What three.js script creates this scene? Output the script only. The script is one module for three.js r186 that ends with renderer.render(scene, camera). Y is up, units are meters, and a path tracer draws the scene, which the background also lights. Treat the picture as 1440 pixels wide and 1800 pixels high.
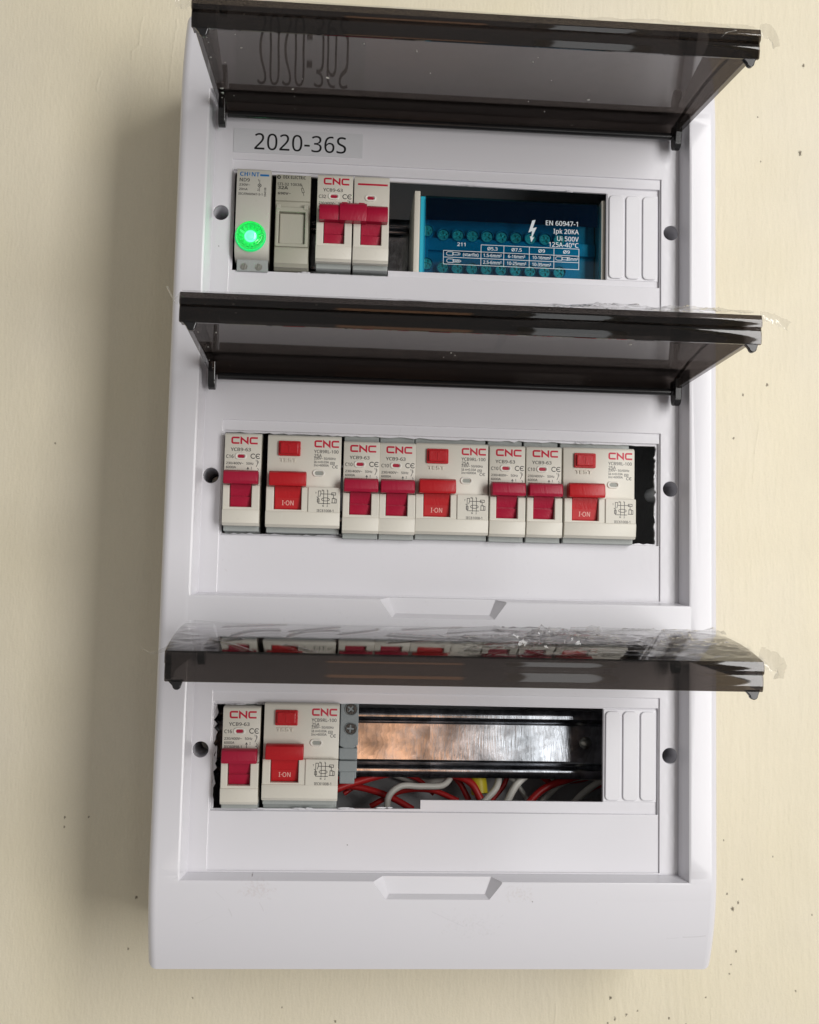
import * as THREE from 'three';
import { RoundedBoxGeometry } from 'three/addons/geometries/RoundedBoxGeometry.js';
import { ConvexGeometry } from 'three/addons/geometries/ConvexGeometry.js';
import { mergeGeometries, toCreasedNormals, mergeVertices } from 'three/addons/utils/BufferGeometryUtils.js';
import { ImprovedNoise } from 'three/addons/math/ImprovedNoise.js';
import { RectAreaLightUniformsLib } from 'three/addons/lights/RectAreaLightUniformsLib.js';
import { Brush, Evaluator, SUBTRACTION } from 'three-bvh-csg';

// ---------------------------------------------------------------- camera, light, exposure
const scene = new THREE.Scene();
const camera = new THREE.PerspectiveCamera(2 * Math.atan(900 / 1950) * 180 / Math.PI, 0.8, 0.02, 20);
camera.position.set(-0.05275, -0.06174, 0.53783);
camera.rotation.set(0.08633, -0.06723, 0.02242, 'YXZ');
const renderer = new THREE.WebGLRenderer({ antialias: true });
renderer.toneMapping = THREE.LinearToneMapping;
renderer.toneMappingExposure = 1.0;
renderer.shadowMap.enabled = true;
RectAreaLightUniformsLib.init();
scene.background = new THREE.Color().setRGB(0.262, 0.254, 0.246);   // the even daylight of the room in front of the wall

function areaLight(name, x, y, z, w, h, color, intensity, look = [0, 0, 0]) {
  const l = new THREE.RectAreaLight(new THREE.Color().setRGB(...color), intensity, w, h);
  l.name = name; l.position.set(x, y, z); l.lookAt(...look); scene.add(l); return l;
}
const WINDOW = areaLight('window_daylight', 0.68, 0.15, 1.09, 0.38, 1.3, [1.0, 0.985, 0.97], 9.2, [0, 0.08, -0.05]);
const DOORWAY = areaLight('narrow_window_daylight', 0.475, -0.12, 2.2, 0.17, 1.3, [0.94, 0.98, 1.0], 1.35, [0.05, -0.05, 0]);
const LAMP = areaLight('warm_lamp_light', 0.09, -0.4, 2.15, 0.3, 0.42, [1.0, 0.42, 0.15], 0.72, [0, -0.1, 0]);

// ---------------------------------------------------------------- helpers (geometry is written in millimetres)
const S = 0.001;
const used = new Map();
const numbered = (n) => { const k = used.get(n) ?? 0; used.set(n, k + 1); return k ? n + '_' + String(k).padStart(3, '0') : n; };
let seed = 7;
const rnd = () => { seed = (seed * 1664525 + 1013904223) % 4294967296; return seed / 4294967296; };
const perlin = new ImprovedNoise();
const noise = (x, y, z = 0.5) => perlin.noise(x, y, z);
const fbm = (x, y, z = 0.5, o = 4) => { let s = 0, a = 0.5, f = 1; for (let i = 0; i < o; i++) { s += a * noise(x * f, y * f, z + i * 7.3); a *= 0.5; f *= 2.03; } return s; };
const clamp = (v, a = 0, b = 1) => Math.min(b, Math.max(a, v));
const sstep = (a, b, v) => { const t = clamp((v - a) / (b - a)); return t * t * (3 - 2 * t); };

function boxUV(g) {                                     // uv in metres, projected along the main axis of each face
  g = g.index ? g.toNonIndexed() : g;
  const p = g.attributes.position, uv = new Float32Array(p.count * 2), a = new THREE.Vector3(), b = new THREE.Vector3(), c = new THREE.Vector3();
  for (let i = 0; i < p.count; i += 3) {
    a.fromBufferAttribute(p, i); b.fromBufferAttribute(p, i + 1).sub(a); c.fromBufferAttribute(p, i + 2).sub(a); b.cross(c);
    const nx = Math.abs(b.x), ny = Math.abs(b.y), nz = Math.abs(b.z);
    for (let k = 0; k < 3; k++) {
      const x = p.getX(i + k), y = p.getY(i + k), z = p.getZ(i + k);
      const [u, v] = nz >= nx && nz >= ny ? [x, y] : nx >= ny ? [z, y] : [x, z];
      uv[(i + k) * 2] = u * S; uv[(i + k) * 2 + 1] = v * S;
    }
  }
  g.setAttribute('uv', new THREE.BufferAttribute(uv, 2));
  return g;
}
function planarUV(g, x0, y0, w, h) {                    // a print laid over the front of the part
  const p = g.attributes.position, uv = new Float32Array(p.count * 2);
  for (let i = 0; i < p.count; i++) { uv[2 * i] = (p.getX(i) - x0) / w; uv[2 * i + 1] = (p.getY(i) - y0) / h; }
  g.setAttribute('uv', new THREE.BufferAttribute(uv, 2));
  return g;
}
function join(list) {
  const l = list.map((g) => { const n = g.index ? g.toNonIndexed() : g; for (const k of Object.keys(n.attributes)) if (!['position', 'normal', 'uv'].includes(k)) n.deleteAttribute(k); if (!n.attributes.uv) n.setAttribute('uv', new THREE.BufferAttribute(new Float32Array(n.attributes.position.count * 2), 2)); if (!n.attributes.normal) n.computeVertexNormals(); return n; });
  return l.length > 1 ? mergeGeometries(l) : l[0];
}
function mesh(name, geos, mat, parent = scene, print) { // merges, gives uv, scales to metres, adds
  let g = join(Array.isArray(geos) ? geos : [geos]);
  g = print === 'own' ? g : print ? planarUV(g, ...print) : boxUV(g);
  g.scale(S, S, S);
  const m = new THREE.Mesh(g, mat);
  m.name = parent === scene ? numbered(name) : name; m.castShadow = m.receiveShadow = true;
  parent.add(m);
  return m;
}
function thing(name, label, category, x = 0, y = 0, z = 0, group) {
  const o = new THREE.Group(); o.name = numbered(name); o.position.set(x * S, y * S, z * S); scene.add(o);
  return tag(o, label, category, group);
}
function tag(o, label, category, group) { o.userData = { label, category }; if (group) o.userData.group = group; return o; }
function box(x0, x1, y0, y1, z0, z1, r = 0.4, seg = 2) {
  const w = x1 - x0, h = y1 - y0, d = z1 - z0;
  const g = r ? new RoundedBoxGeometry(w, h, d, seg, Math.min(r, w / 2.01, h / 2.01, d / 2.01)) : new THREE.BoxGeometry(w, h, d);
  return g.translate((x0 + x1) / 2, (y0 + y1) / 2, (z0 + z1) / 2);
}
function outline(pts) { const s = new THREE.Shape(); pts.forEach(([x, y], i) => i ? s.lineTo(x, y) : s.moveTo(x, y)); s.closePath(); return s; }
function front(shape, z0, z1, bevel = 0, seg = 2) {      // a front-view outline given depth from z0 to z1
  const g = new THREE.ExtrudeGeometry(shape, { depth: z1 - z0 - bevel * 2, bevelEnabled: bevel > 0, bevelSize: bevel, bevelThickness: bevel, bevelOffset: -bevel, bevelSegments: seg, curveSegments: 20 });
  return g.translate(0, 0, z0 + bevel);
}
function side(pts, x0, x1, bevel = 0, seg = 2, crease = 0.6) {  // a (y, z) profile carried along x
  let g = new THREE.ExtrudeGeometry(outline(pts.map(([y, z]) => [-z, y])), { depth: x1 - x0 - bevel * 2, bevelEnabled: bevel > 0, bevelSize: bevel, bevelThickness: bevel, bevelOffset: -bevel, bevelSegments: seg });
  g.rotateY(Math.PI / 2).translate(x0 + bevel, 0, 0);
  return crease ? toCreasedNormals(g, crease) : g;
}
function stadium(cx, cy, w, h) { const s = new THREE.Shape(), r = h / 2; s.moveTo(cx - w / 2 + r, cy - r); s.lineTo(cx + w / 2 - r, cy - r); s.absarc(cx + w / 2 - r, cy, r, -Math.PI / 2, Math.PI / 2); s.lineTo(cx - w / 2 + r, cy + r); s.absarc(cx - w / 2 + r, cy, r, Math.PI / 2, Math.PI * 1.5); return s; }
function rrect(x0, x1, y0, y1, r) { const s = new THREE.Shape(); s.moveTo(x0 + r, y0); s.lineTo(x1 - r, y0); s.absarc(x1 - r, y0 + r, r, -Math.PI / 2, 0); s.lineTo(x1, y1 - r); s.absarc(x1 - r, y1 - r, r, 0, Math.PI / 2); s.lineTo(x0 + r, y1); s.absarc(x0 + r, y1 - r, r, Math.PI / 2, Math.PI); s.lineTo(x0, y0 + r); s.absarc(x0 + r, y0 + r, r, Math.PI, Math.PI * 1.5); return s; }
function circleHole(x, y, r) { const h = new THREE.Path(); h.absarc(x, y, r, 0, Math.PI * 2, true); return h; }
function tube(pts, r, n = 48, rs = 10) { return new THREE.TubeGeometry(new THREE.CatmullRomCurve3(pts.map((p) => new THREE.Vector3(...p))), n, r, rs); }
function crossHead(x, y, z0, z1, r, a, arm = 0.72, w = 0.17) {  // a screw head with its cross recess cut through the top
  const s = new THREE.Shape(); s.absarc(0, 0, r, 0, Math.PI * 2);
  const A = r * arm, B = r * w, h = new THREE.Path(); [[A, -B], [B, -B], [B, -A], [-B, -A], [-B, -B], [-A, -B], [-A, B], [-B, B], [-B, A], [B, A], [B, B], [A, B]].forEach((p, i) => i ? h.lineTo(...p) : h.moveTo(...p)); h.closePath(); s.holes.push(h);
  return [front(s, z1 - 0.9, z1, 0.12), disc(0, 0, z0, z1 - 0.85, r * 0.98)].map((g) => g.rotateZ(a).translate(x, y, 0));
}
function disc(x, y, z0, z1, r, seg = 28) { return new THREE.CylinderGeometry(r, r, z1 - z0, seg).rotateX(Math.PI / 2).translate(x, y, (z0 + z1) / 2); }

// textures
function pixels(w, h, f, srgb = true) {
  const d = new Uint8Array(w * h * 4);
  for (let j = 0; j < h; j++) for (let i = 0; i < w; i++) { const c = f(i / w, j / h, i, j), k = (j * w + i) * 4; for (let n = 0; n < 3; n++) d[k + n] = clamp(Array.isArray(c) ? c[n] : c) * 255; d[k + 3] = 255; }
  const t = new THREE.DataTexture(d, w, h); t.magFilter = THREE.LinearFilter; t.minFilter = THREE.LinearMipmapLinearFilter; t.generateMipmaps = true;
  t.wrapS = t.wrapT = THREE.RepeatWrapping; if (srgb) t.colorSpace = THREE.SRGBColorSpace; t.needsUpdate = true; return t;
}
function canvas(wmm, hmm, ppm, draw, srgb = true) {      // draw(ctx) in millimetres from the top left corner
  const c = document.createElement('canvas'); c.width = Math.round(wmm * ppm); c.height = Math.round(hmm * ppm);
  const x = c.getContext('2d'); x.scale(ppm, ppm); draw(x);
  const t = new THREE.CanvasTexture(c); if (srgb) t.colorSpace = THREE.SRGBColorSpace; t.anisotropy = 8; return t;
}
const phys = (o) => new THREE.MeshPhysicalMaterial(o);
const std = (o) => new THREE.MeshStandardMaterial(o);
const lin = (r, g, b) => new THREE.Color().setRGB(r, g, b);

// fine moulding relief that the plastics share, 64 mm tile
const tileNoise = (n, px, f) => pixels(n, n, (u, v) => { // wraps round
  const w = (a) => [Math.cos(a * 2 * Math.PI) * f / 6.283, Math.sin(a * 2 * Math.PI) * f / 6.283], [a, b] = w(u), [c, d] = w(v);
  return 0.5 + px * (perlin.noise(a + c * 0.31 + 3, b + d * 0.27, c - a * 0.2) + 0.5 * perlin.noise(a * 2.1 + d, b * 2.1 + c * 2.1, d * 2.1));
}, false);
const grain = tileNoise(256, 0.45, 60); grain.repeat.set(1 / 0.05, 1 / 0.05);
const soft = tileNoise(256, 0.45, 9); soft.repeat.set(1 / 0.12, 1 / 0.12);

// ---------------------------------------------------------------- the wall
const WZ = -76;
{
  const W = 640, H = 800, N = 1536, NH = 1920;           // the painted stretch in view, in mm; x from -320, y from -400
  const marks = [];
  const px = (X, Y) => [(X - 740) / 3.17 + 2, (900 - Y) / 3.17 - 18];   // roughly where a mark of the photograph lies on the wall
  for (const [X, Y, r, t] of [[1410, 180, 2.6, 0], [1418, 10, 1.8, 0], [1345, 620, 1.6, 0], [1300, 640, 1.3, 0], [1282, 720, 1.2, 0], [1062, 1700, 1.5, 0], [1070, 1735, 1.6, 0], [1090, 1728, 1.3, 0], [1073, 1762, 1.5, 0], [1058, 1742, 1, 0], [1070, 1780, 1.3, 0], [1110, 1722, .9, 0], [1165, 1735, 1.1, 0], [1195, 1745, 1, 0], [1205, 1785, 1, 0], [1262, 1433, .9, 0], [1278, 1550, 1.8, 0], [1288, 1540, 1.2, 0], [1284, 1622, 1.1, 0], [1272, 1660, 1, 0], [1295, 1500, 1.1, 0], [1268, 1525, 1, 0], [1275, 1645, .9, 0], [125, 1405, 1.2, 0], [125, 1420, 1, 0], [165, 1403, .9, 0], [250, 1535, 1.6, 0], [240, 1620, .9, 0], [350, 1700, 1, 0], [360, 1745, 1, 0], [590, 1738, 1.2, 0], [500, 1715, .8, 0], [880, 1770, .7, 0], [1330, 115, .8, 0], [1335, 200, .9, 0], [78, 768, 1, 0], [66, 58, 1, 1], [86, 78, .9, 1], [1180, 1755, .8, 0], [1230, 1700, .8, 0], [1420, 1560, 1, 0], [1390, 1690, 1, 0], [1350, 1460, .8, 0]]) marks.push([...px(X, Y), r * 0.42, t]);
  const strokes = [[[195, -10], [192, 40], [180, 55], [178, 68]], [[257, -10], [250, 60], [248, 128]], [[127, 95], [122, 112], [119, 130]], [[183, 160], [181, 180]], [[1330, 690], [1322, 745], [1318, 800]], [[1240, 1720], [1236, 1800]], [[968, 1710], [966, 1800]]].map((l) => l.map((q) => px(...q)));
  const segD = (x, y, [ax, ay], [bx, by]) => { const dx = bx - ax, dy = by - ay, t = clamp(((x - ax) * dx + (y - ay) * dy) / (dx * dx + dy * dy)); return Math.hypot(x - ax - t * dx, y - ay - t * dy); };
  const at = (u, v) => [u * W - W / 2, v * H - H / 2];
  const col = pixels(N, NH, (u, v) => {
    const [x, y] = at(u, v);
    const big = fbm(x * 0.006 + 5, y * 0.006, 1.5, 4), mid = fbm(x * 0.05, y * 0.03, 4.5, 3), fine = noise(x * 1.4, y * 1.4, 2.2) * 0.5 + noise(x * 3.1, y * 3.1, 9.2) * 0.5;
    const g = 1 + big * 0.04 + mid * 0.018 + fine * 0.02, pale = 0.5 + fbm(x * 0.011 + 9, y * 0.008, 7.5, 3);
    let c = [0.914 * g, (0.876 + 0.006 * pale) * g, (0.764 + 0.04 * pale) * g];
    for (const [mx, my, r, t] of marks) { if (Math.abs(x - mx) > 3 || Math.abs(y - my) > 4) continue; const d = Math.hypot((x - mx) * 1.1 + noise(x * 1.9, y * 1.9) * r * 0.9, (y - my) * 0.72 + noise(x * 1.7 + 9, y * 1.7) * r * 0.8); if (d < r * 1.4) { const k = 1 - sstep(r * 0.6, r * 1.3, d); c = c.map((q, i) => q + ((t ? [0.96, 0.93, 0.84] : [0.34, 0.31, 0.25])[i] - q) * k * 0.8); } }
    return c;
  });
  const bump = pixels(N, NH, (u, v) => {
    const [x, y] = at(u, v);
    let h = 0.5 + 0.22 * fbm(x * 0.09, y * 0.05, 3.5, 4) + 0.10 * noise(x * 0.9, y * 0.22, 6.5) + 0.07 * noise(x * 1.3, y * 1.3, 8.1) + 0.16 * noise(x * 0.35 + 0.2 * noise(x * .02, y * .02) * 9, y * 0.035, 1.1) * sstep(-60, 120, x + 30 * noise(y * 0.02, 2));
    for (const s of strokes) for (let i = 1; i < s.length; i++) { if (Math.abs(x - s[i][0]) > 14 || y > s[i - 1][1] + 4 || y < s[i][1] - 4) continue; const d = segD(x + noise(x * .2, y * .2) * 0.7, y, s[i - 1], s[i]); if (d < 1.6) h += 0.24 * Math.exp(-d * d / 0.35); }
    for (const [mx, my, r] of marks) { if (Math.abs(x - mx) > 3 || Math.abs(y - my) > 4) continue; const d = Math.hypot(x - mx, (y - my) * 0.75); if (d < r * 2) h -= 0.3 * Math.exp(-d * d / (r * r * 0.6)); }
    return h;
  }, false);
  const m = std({ map: col, bumpMap: bump, bumpScale: 0.0007, roughness: 0.62 });
  const g = new THREE.BoxGeometry(2600, 2600, 90).translate(0, 0, WZ - 45).toNonIndexed();
  const w = mesh('wall', planarUV(g, -W / 2, -H / 2, W, H), m, scene, [-W / 2, -H / 2, W, H]);
  w.userData.kind = 'structure';
}

// ---------------------------------------------------------------- materials
const whiteDirt = canvas(267, 463, 4.2, (x) => {         // white plastic with rubbed-in grime, laid over the whole front
  x.fillStyle = '#e3e2e7'; x.fillRect(0, 0, 267, 463);
  const smear = (cx, cy, w, h, n, c, a) => { for (let i = 0; i < n; i++) { x.globalAlpha = a * rnd(); x.fillStyle = c; x.beginPath(); x.ellipse(cx + (rnd() + rnd() - 1) * w, cy + (rnd() + rnd() - 1) * h, 0.15 + rnd() * 0.9, 0.1 + rnd() * 0.35, rnd() * 3, 0, 6.3); x.fill(); } x.globalAlpha = 1; };
  smear(50, 424, 9, 5, 260, '#a58f84', 0.07); smear(150, 440, 18, 8, 240, '#9a948f', 0.05); smear(172, 425, 8, 5, 120, '#a09080', 0.07); smear(100, 300, 60, 6, 160, '#9a8f88', 0.05); smear(28, 250, 4, 30, 120, '#9a8f88', 0.06); smear(133, 232, 130, 220, 900, '#a39c98', 0.05);
  x.lineCap = 'round';
  for (const [a, b, c, d, w, al] of [[251, 446, 262, 445.3, .28, .5], [243, 446.6, 249, 446.2, .15, .3], [35, 429, 31, 425, .2, .25], [131, 434, 146, 441, .25, .18], [37, 433, 38.5, 436.5, .25, .3], [51, 430, 53, 434, .2, .35], [22, 440, 30, 436, .2, .15], [112, 205, 108, 216, .2, .25]]) { x.globalAlpha = al * 0.4; x.strokeStyle = '#6a625f'; x.lineWidth = w; x.beginPath(); x.moveTo(a, b); x.quadraticCurveTo((a + c) / 2 + .6, (b + d) / 2 + .4, c, d); x.stroke(); }
  x.globalAlpha = 0.8; x.fillStyle = '#57504c'; for (const [a, b] of [[47, 419], [91, 406], [20, 118], [176, 252], [120, 235], [158, 226], [178, 429], [60, 250]]) { x.beginPath(); x.ellipse(a, b, .28, .2, 1, 0, 7); x.fill(); }
});
whiteDirt.wrapS = whiteDirt.wrapT = THREE.ClampToEdgeWrapping;
const PRINT = [-133.5, -231.5, 267, 463];
const bumpOf = (t, s) => ({ bumpMap: t, bumpScale: s });
const white = phys({ map: whiteDirt, roughness: 0.22, ...bumpOf(grain, 0.000012) });
const whiteGloss = phys({ map: whiteDirt, roughness: 0.14, ...bumpOf(soft, 0.000025) });
const whitePlain = phys({ color: lin(0.755, 0.75, 0.785), roughness: 0.34, ...bumpOf(soft, 0.00006) });
const trayMat = std({ color: lin(0.42, 0.42, 0.43), roughness: 0.45, ...bumpOf(grain, 0.0001) });
const smoke = phys({ color: lin(0.31, 0.285, 0.27), transmission: 1, thickness: 0, roughness: 0.03, ior: 1.52 });
const hingeMat = phys({ color: lin(0.012, 0.012, 0.013), roughness: 0.18 });
const film = phys({ color: lin(0.96, 0.96, 0.96), transmission: 1, thickness: 0, roughness: 0.03, ior: 1.5, specularIntensity: 0.7 });
const scrapMat = phys({ color: lin(0.93, 0.925, 0.91), transmission: 0.93, thickness: 0, roughness: 0.09, ior: 1.5 });
const creamC = '#dcd8cc';
const base = phys({ color: lin(0.36, 0.385, 0.375), roughness: 0.5, ...bumpOf(grain, 0.00008) });
const cream = phys({ color: creamC, roughness: 0.42, ...bumpOf(grain, 0.00007) });
const ringMat = phys({ color: '#e9e7df', roughness: 0.4 });
const crimson = phys({ color: lin(0.40, 0.010, 0.042), roughness: 0.36, specularIntensity: 0.7, ...bumpOf(grain, 0.00009) });
const scarlet = phys({ color: lin(0.50, 0.012, 0.018), roughness: 0.32, specularIntensity: 0.7, ...bumpOf(grain, 0.00007) });
const darkScrew = std({ color: lin(0.09, 0.085, 0.08), metalness: 1, roughness: 0.35, ...bumpOf(grain, 0.0001) });
const greyWin = phys({ color: lin(0.33, 0.35, 0.32), roughness: 0.5 });
const greyTerm = phys({ color: lin(0.27, 0.30, 0.31), roughness: 0.45, ...bumpOf(grain, 0.00008) });
const screwMat = std({ color: lin(0.42, 0.42, 0.38), metalness: 1, roughness: 0.38, ...bumpOf(grain, 0.0001) });
const zincTex = pixels(512, 512, (u, v) => { const a = fbm(u * 9, v * 9, 2.5, 4), b = noise(u * 120, v * 5, 4.1), s = noise(u * 22 + a * 5, v * 30, 8.2); return clamp(0.15 + 0.12 * a + 0.04 * b + 0.04 * s); }, false);
zincTex.repeat.set(1 / 0.09, 1 / 0.09);
const zincBump = pixels(1024, 512, (u, v) => 0.5 + 0.3 * noise(u * 150 + noise(u * 8, v * 6) * 6, v * 9, 5.5) + 0.2 * noise(u * 330, v * 20, 1.5) + 0.35 * fbm(u * 5, v * 5, 3.3, 3), false);
zincBump.repeat.set(1 / 0.1, 1 / 0.1);
const zincMap = pixels(512, 512, (u, v) => { const a = fbm(u * 7 + 2, v * 9, 6.5, 5), b = noise(u * 90 + a * 8, v * 6, 3.1), c = clamp(0.78 + 0.55 * a + 0.10 * b, 0.35, 0.95); return [c, c, c * 1.01]; }); zincMap.repeat.set(1 / 0.11, 1 / 0.11);
const zinc = std({ color: lin(0.85, 0.87, 0.9), map: zincMap, metalness: 1, roughness: 1, roughnessMap: zincTex, bumpMap: zincBump, bumpScale: 0.00002 });

// ---------------------------------------------------------------- the distribution box
const ROW = [130.56, 0, -130.56], RC = [128.4, -2.4, -131.0];
const boxT = thing('distribution_box', 'white plastic three-row electrical distribution box mounted on the cream wall', 'electrical box', 0, 0, 0);
boxT.position.set(0, 0, 0);
const shiftZ = (g) => g;
{ // rear tray, open to the front
  mesh('rear_tray', [box(-131.5, 131.5, -228, 228, WZ + 0.2, WZ + 3, 0), box(-131.5, -128.5, -228, 228, WZ + 3, -10, 0), box(128.5, 131.5, -228, 228, WZ + 3, -10, 0), box(-128.5, 128.5, 225, 228, WZ + 3, -10, 0), box(-128.5, 128.5, -228, -225, WZ + 3, -10, 0)], trayMat, boxT);
}
{ // front cover: curved slab, three recesses and finger notches cut out
  const prof = [];
  const back = -13;
  prof.push([-231.5, back]);
  const arc = (sgn) => { const l = []; for (let i = 0; i <= 14; i++) { const t = i / 14, y = 231.3 - (231.3 - 183) * t; l.push([sgn * y, 11 - 11.2 * Math.pow(1 - t, 2.1)]); } return l; };
  prof.push([-231.5, -2.2], ...arc(-1), ...arc(1).reverse(), [231.5, -2.2], [231.5, back]);
  const g = side(prof, -133.6, 133.6, 4.2, 7, 0);
  const brush = (geo) => { geo = geo.index ? geo.toNonIndexed() : geo; for (const k of Object.keys(geo.attributes)) if (k !== 'position') geo.deleteAttribute(k); geo.clearGroups(); geo = mergeVertices(geo, 1e-4); geo.computeVertexNormals(); geo.setAttribute('uv', new THREE.BufferAttribute(new Float32Array(geo.attributes.position.count * 2), 2)); const b = new Brush(geo); b.updateMatrixWorld(); return b; };
  const hull = (rings) => new ConvexGeometry(rings.flatMap(([x0, x1, y0, y1, z]) => [[x0, y0], [x1, y0], [x1, y1], [x0, y1]].map(([x, y]) => new THREE.Vector3(x, y, z))));
  const ev = new Evaluator(); ev.attributes = ['position', 'normal', 'uv']; ev.useGroups = false;
  let b = brush(g);
  b = ev.evaluate(b, brush(box(-128.9, 128.9, -225.5, 225.5, -20, -4, 0)), SUBTRACTION);
  for (const y of ROW) {
    const cut = (...rings) => { b = ev.evaluate(b, brush(hull(rings.map(([w, d, u, z]) => [-w, w, y - d, y + u, z]))), SUBTRACTION); };
    cut([117.3, 56.6, 56.8, -16], [117.3, 56.6, 56.8, 1.2]);
    cut([116.6, 56.2, 56.4, -0.6], [119.45, 58.0, 58.1, 11.6]);
    cut([118.85, 57.5, 57.6, 9.9], [120.0, 58.6, 58.5, 11.7]);
    cut([119.1, 57.7, 57.7, 10.5], [121.6, 60.2, 59.6, 11.7]);
    const nv = [];
    for (const [w, yy, z] of [[30, y - 55, 11.4], [30.4, y - 58.6, 11.4], [24.6, y - 66.6, 11.4], [26.2, y - 55, 4.2], [25.4, y - 58, 4.2], [22.6, y - 64.4, 6.4]]) nv.push(new THREE.Vector3(w, yy, z), new THREE.Vector3(-w, yy, z));
    b = ev.evaluate(b, brush(new ConvexGeometry(nv)), SUBTRACTION);
  }
  let geo = b.geometry.index ? b.geometry.toNonIndexed() : b.geometry.clone();
  geo = toCreasedNormals(geo, 0.5);
  mesh('front_cover', geo, white, boxT, PRINT);
}
const jag = (a, b, n, amp, f) => { const l = []; for (let i = 0; i <= n; i++) { const t = i / n, j = i === 0 || i === n ? 0 : (noise(i * 1.7, f) * 1.2 + (rnd() - 0.5) * 0.7) * amp; l.push([a[0] + (b[0] - a[0]) * t + (a[0] === b[0] ? j : 0), a[1] + (b[1] - a[1]) * t + (a[1] === b[1] ? j : 0)]); } return l; };
ROW.forEach((y, r) => { // recess floor with its stepped insert and the knife-cut opening
  const hole = (pts) => { const h = new THREE.Path(); pts.forEach(([a, c], i) => i ? h.lineTo(a, c) : h.moveTo(a, c)); h.closePath(); return h; };
  const floor = outline([[-118.8, y - 57.6], [118.8, y - 57.6], [118.8, y + 57.8], [-118.8, y + 57.8]]);
  floor.holes.push(hole([[-108.2, y - 55.8], [-108.2, y + 27.6], [108, y + 27.6], [108, y - 55.8]]), circleHole(-113.05, y, 3.75), circleHole(113.05, y, 3.75));
  const insert = outline([[-109, y - 56.4], [109, y - 56.4], [109, y + 28.2], [-109, y + 28.2]]);
  const sub = [[-107.6, y - 28.4], [-107.6, y + 22.6], [107.4, y + 22.6], [107.4, y - 28.4]];
  insert.holes.push(hole(sub));
  const plate = outline([[-108.4, y - 29.2], [108.2, y - 29.2], [108.2, y + 23.4], [-108.4, y + 23.4]]);
  let open;
  if (r === 0) open = [...jag([-106.9, 102.6], [-106.9, 152.0], 10, 0.3, 1), ...jag([-106.9, 152.0], [80.4, 150.6], 20, 0, 2), [80.4, 105.6], ...jag([80.4, 105.6], [-29.8, 105.6], 12, 0, 3), ...jag([-29.8, 105.4], [-29.8, 102.5], 2, 0, 4), ...jag([-29.8, 102.5], [-106.8, 102.5], 40, 0.5, 5)];
  if (r === 1) open = [...jag([-107.2, -27.6], [-107.2, 21.6], 16, 0.35, 1.3), ...jag([-107.2, 21.6], [105.9, 21.6], 90, 0.55, 2.3), ...jag([105.9, 21.6], [105.9, -27.6], 34, 0.8, 3.3), ...jag([105.9, -27.6], [-107.2, -27.6], 110, 0.7, 4.3)];
  if (r === 2) open = [...jag([-106.4, -158.0], [-106.4, -109.4], 26, 1.5, 1.7), ...jag([-106.4, -109.4], [-40, -108.2], 40, 1.0, 2.7), ...jag([-40, -108.2], [80.6, -108.6], 60, 0.25, 2.9), [80.6, -153.4], [-8, -153.4], [-8, -157.6], ...jag([-8, -157.6], [-106.4, -158.2], 60, 0.9, 5.7)];
  insert.autoClose = true; plate.holes.push(hole(open.slice().reverse()));
  const boss = [-1, 1].map((s) => { const t = new THREE.Shape(); t.absarc(s * 113.05, y, 4.8, 0, 7); t.holes.push(circleHole(s * 113.05, y, 3.78)); return front(t, -33, -1.9); }), heads = [-1, 1].map((s) => new THREE.CylinderGeometry(3.3, 3.3, 2, 20).rotateX(Math.PI / 2).translate(s * 113.05 + (s < 0 ? 0.5 : 0), y - 0.4, -31));
  const p = mesh('recess_panel', [front(floor, -1.8, 0, 0.25), front(insert, -2.9, -1.0, 0.2), front(plate, -4.2, -2.6, 0.12)], whiteGloss, boxT, PRINT);
  for (const k of [0, 1]) { mesh('screw_boss', boss[k], whitePlain, p); mesh('screw_head', heads[k], screwMat, p); }
  // flakes of plastic left by the knife along the cut
  const flakes = [];
  const spots = r === 1 ? [[-49, -27.2, 9], [-32, -27, 7], [4, -26.8, 11], [30, -27, 8], [52, -27.2, 9], [70, 21.8, 6], [88, -27.1, 8], [105.7, 6, 4], [105.6, -14, 5]] : r === 2 ? [[-107, -112, 5], [-106, -131, 7], [-106.6, -147, 4], [-98, -109.3, 7], [-86, -108.9, 6], [-88, -158, 9], [-64, -157.6, 7], [-42, -157.4, 8], [-25, -157.2, 6]] : [[-70, 102.6, 4], [-50, 150.8, 7], [10, 150.9, 8], [60, 150.4, 5]];
  for (const [fx, fy, l] of spots) for (let k = 0; k < 3; k++) {
    const vert = Math.abs(fx) > 104, g = new THREE.SphereGeometry(1, 7, 5).scale(vert ? 0.35 : l * (0.2 + rnd() * 0.3), vert ? l * (0.2 + rnd() * 0.3) : 0.35, 0.12);
    const q = g.attributes.position; for (let i = 0; i < q.count; i++) q.setXYZ(i, q.getX(i) + (rnd() - 0.5) * 0.25, q.getY(i) + (rnd() - 0.5) * 0.3, q.getZ(i));
    flakes.push(g.rotateX((rnd() - 0.5) * 1.2).rotateY((rnd() - 0.5) * 0.4).translate(fx + (rnd() - 0.5) * (vert ? 0.6 : l), fy + (rnd() - 0.5) * (vert ? l : 0.5), -2.2 + rnd() * 0.6));
  }
  mesh('cut_burr', flakes, whitePlain, p).userData.kind = 'stuff';
  if (r !== 1) { // snap-off blanks that are still in place
    const [a, c] = r === 0 ? [105.6, 150.2] : [-153.2, -108.9];
    const strip = mesh('blanking_strip', [front(outline([[80.8, a], [107.2, a], [107.2, c], [80.8, c]]), -4.0, -2.2, 0.2)], whitePlain, boxT);
    for (let k = 0; k < 3; k++) { const x0 = 81.6 + k * 8.65; mesh('blank', front(rrect(x0, x0 + 7.5, a + 0.7, c - 0.8, 2.2), -2.25, -1.2, 0.45, 3), whitePlain, strip); }
  }
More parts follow.
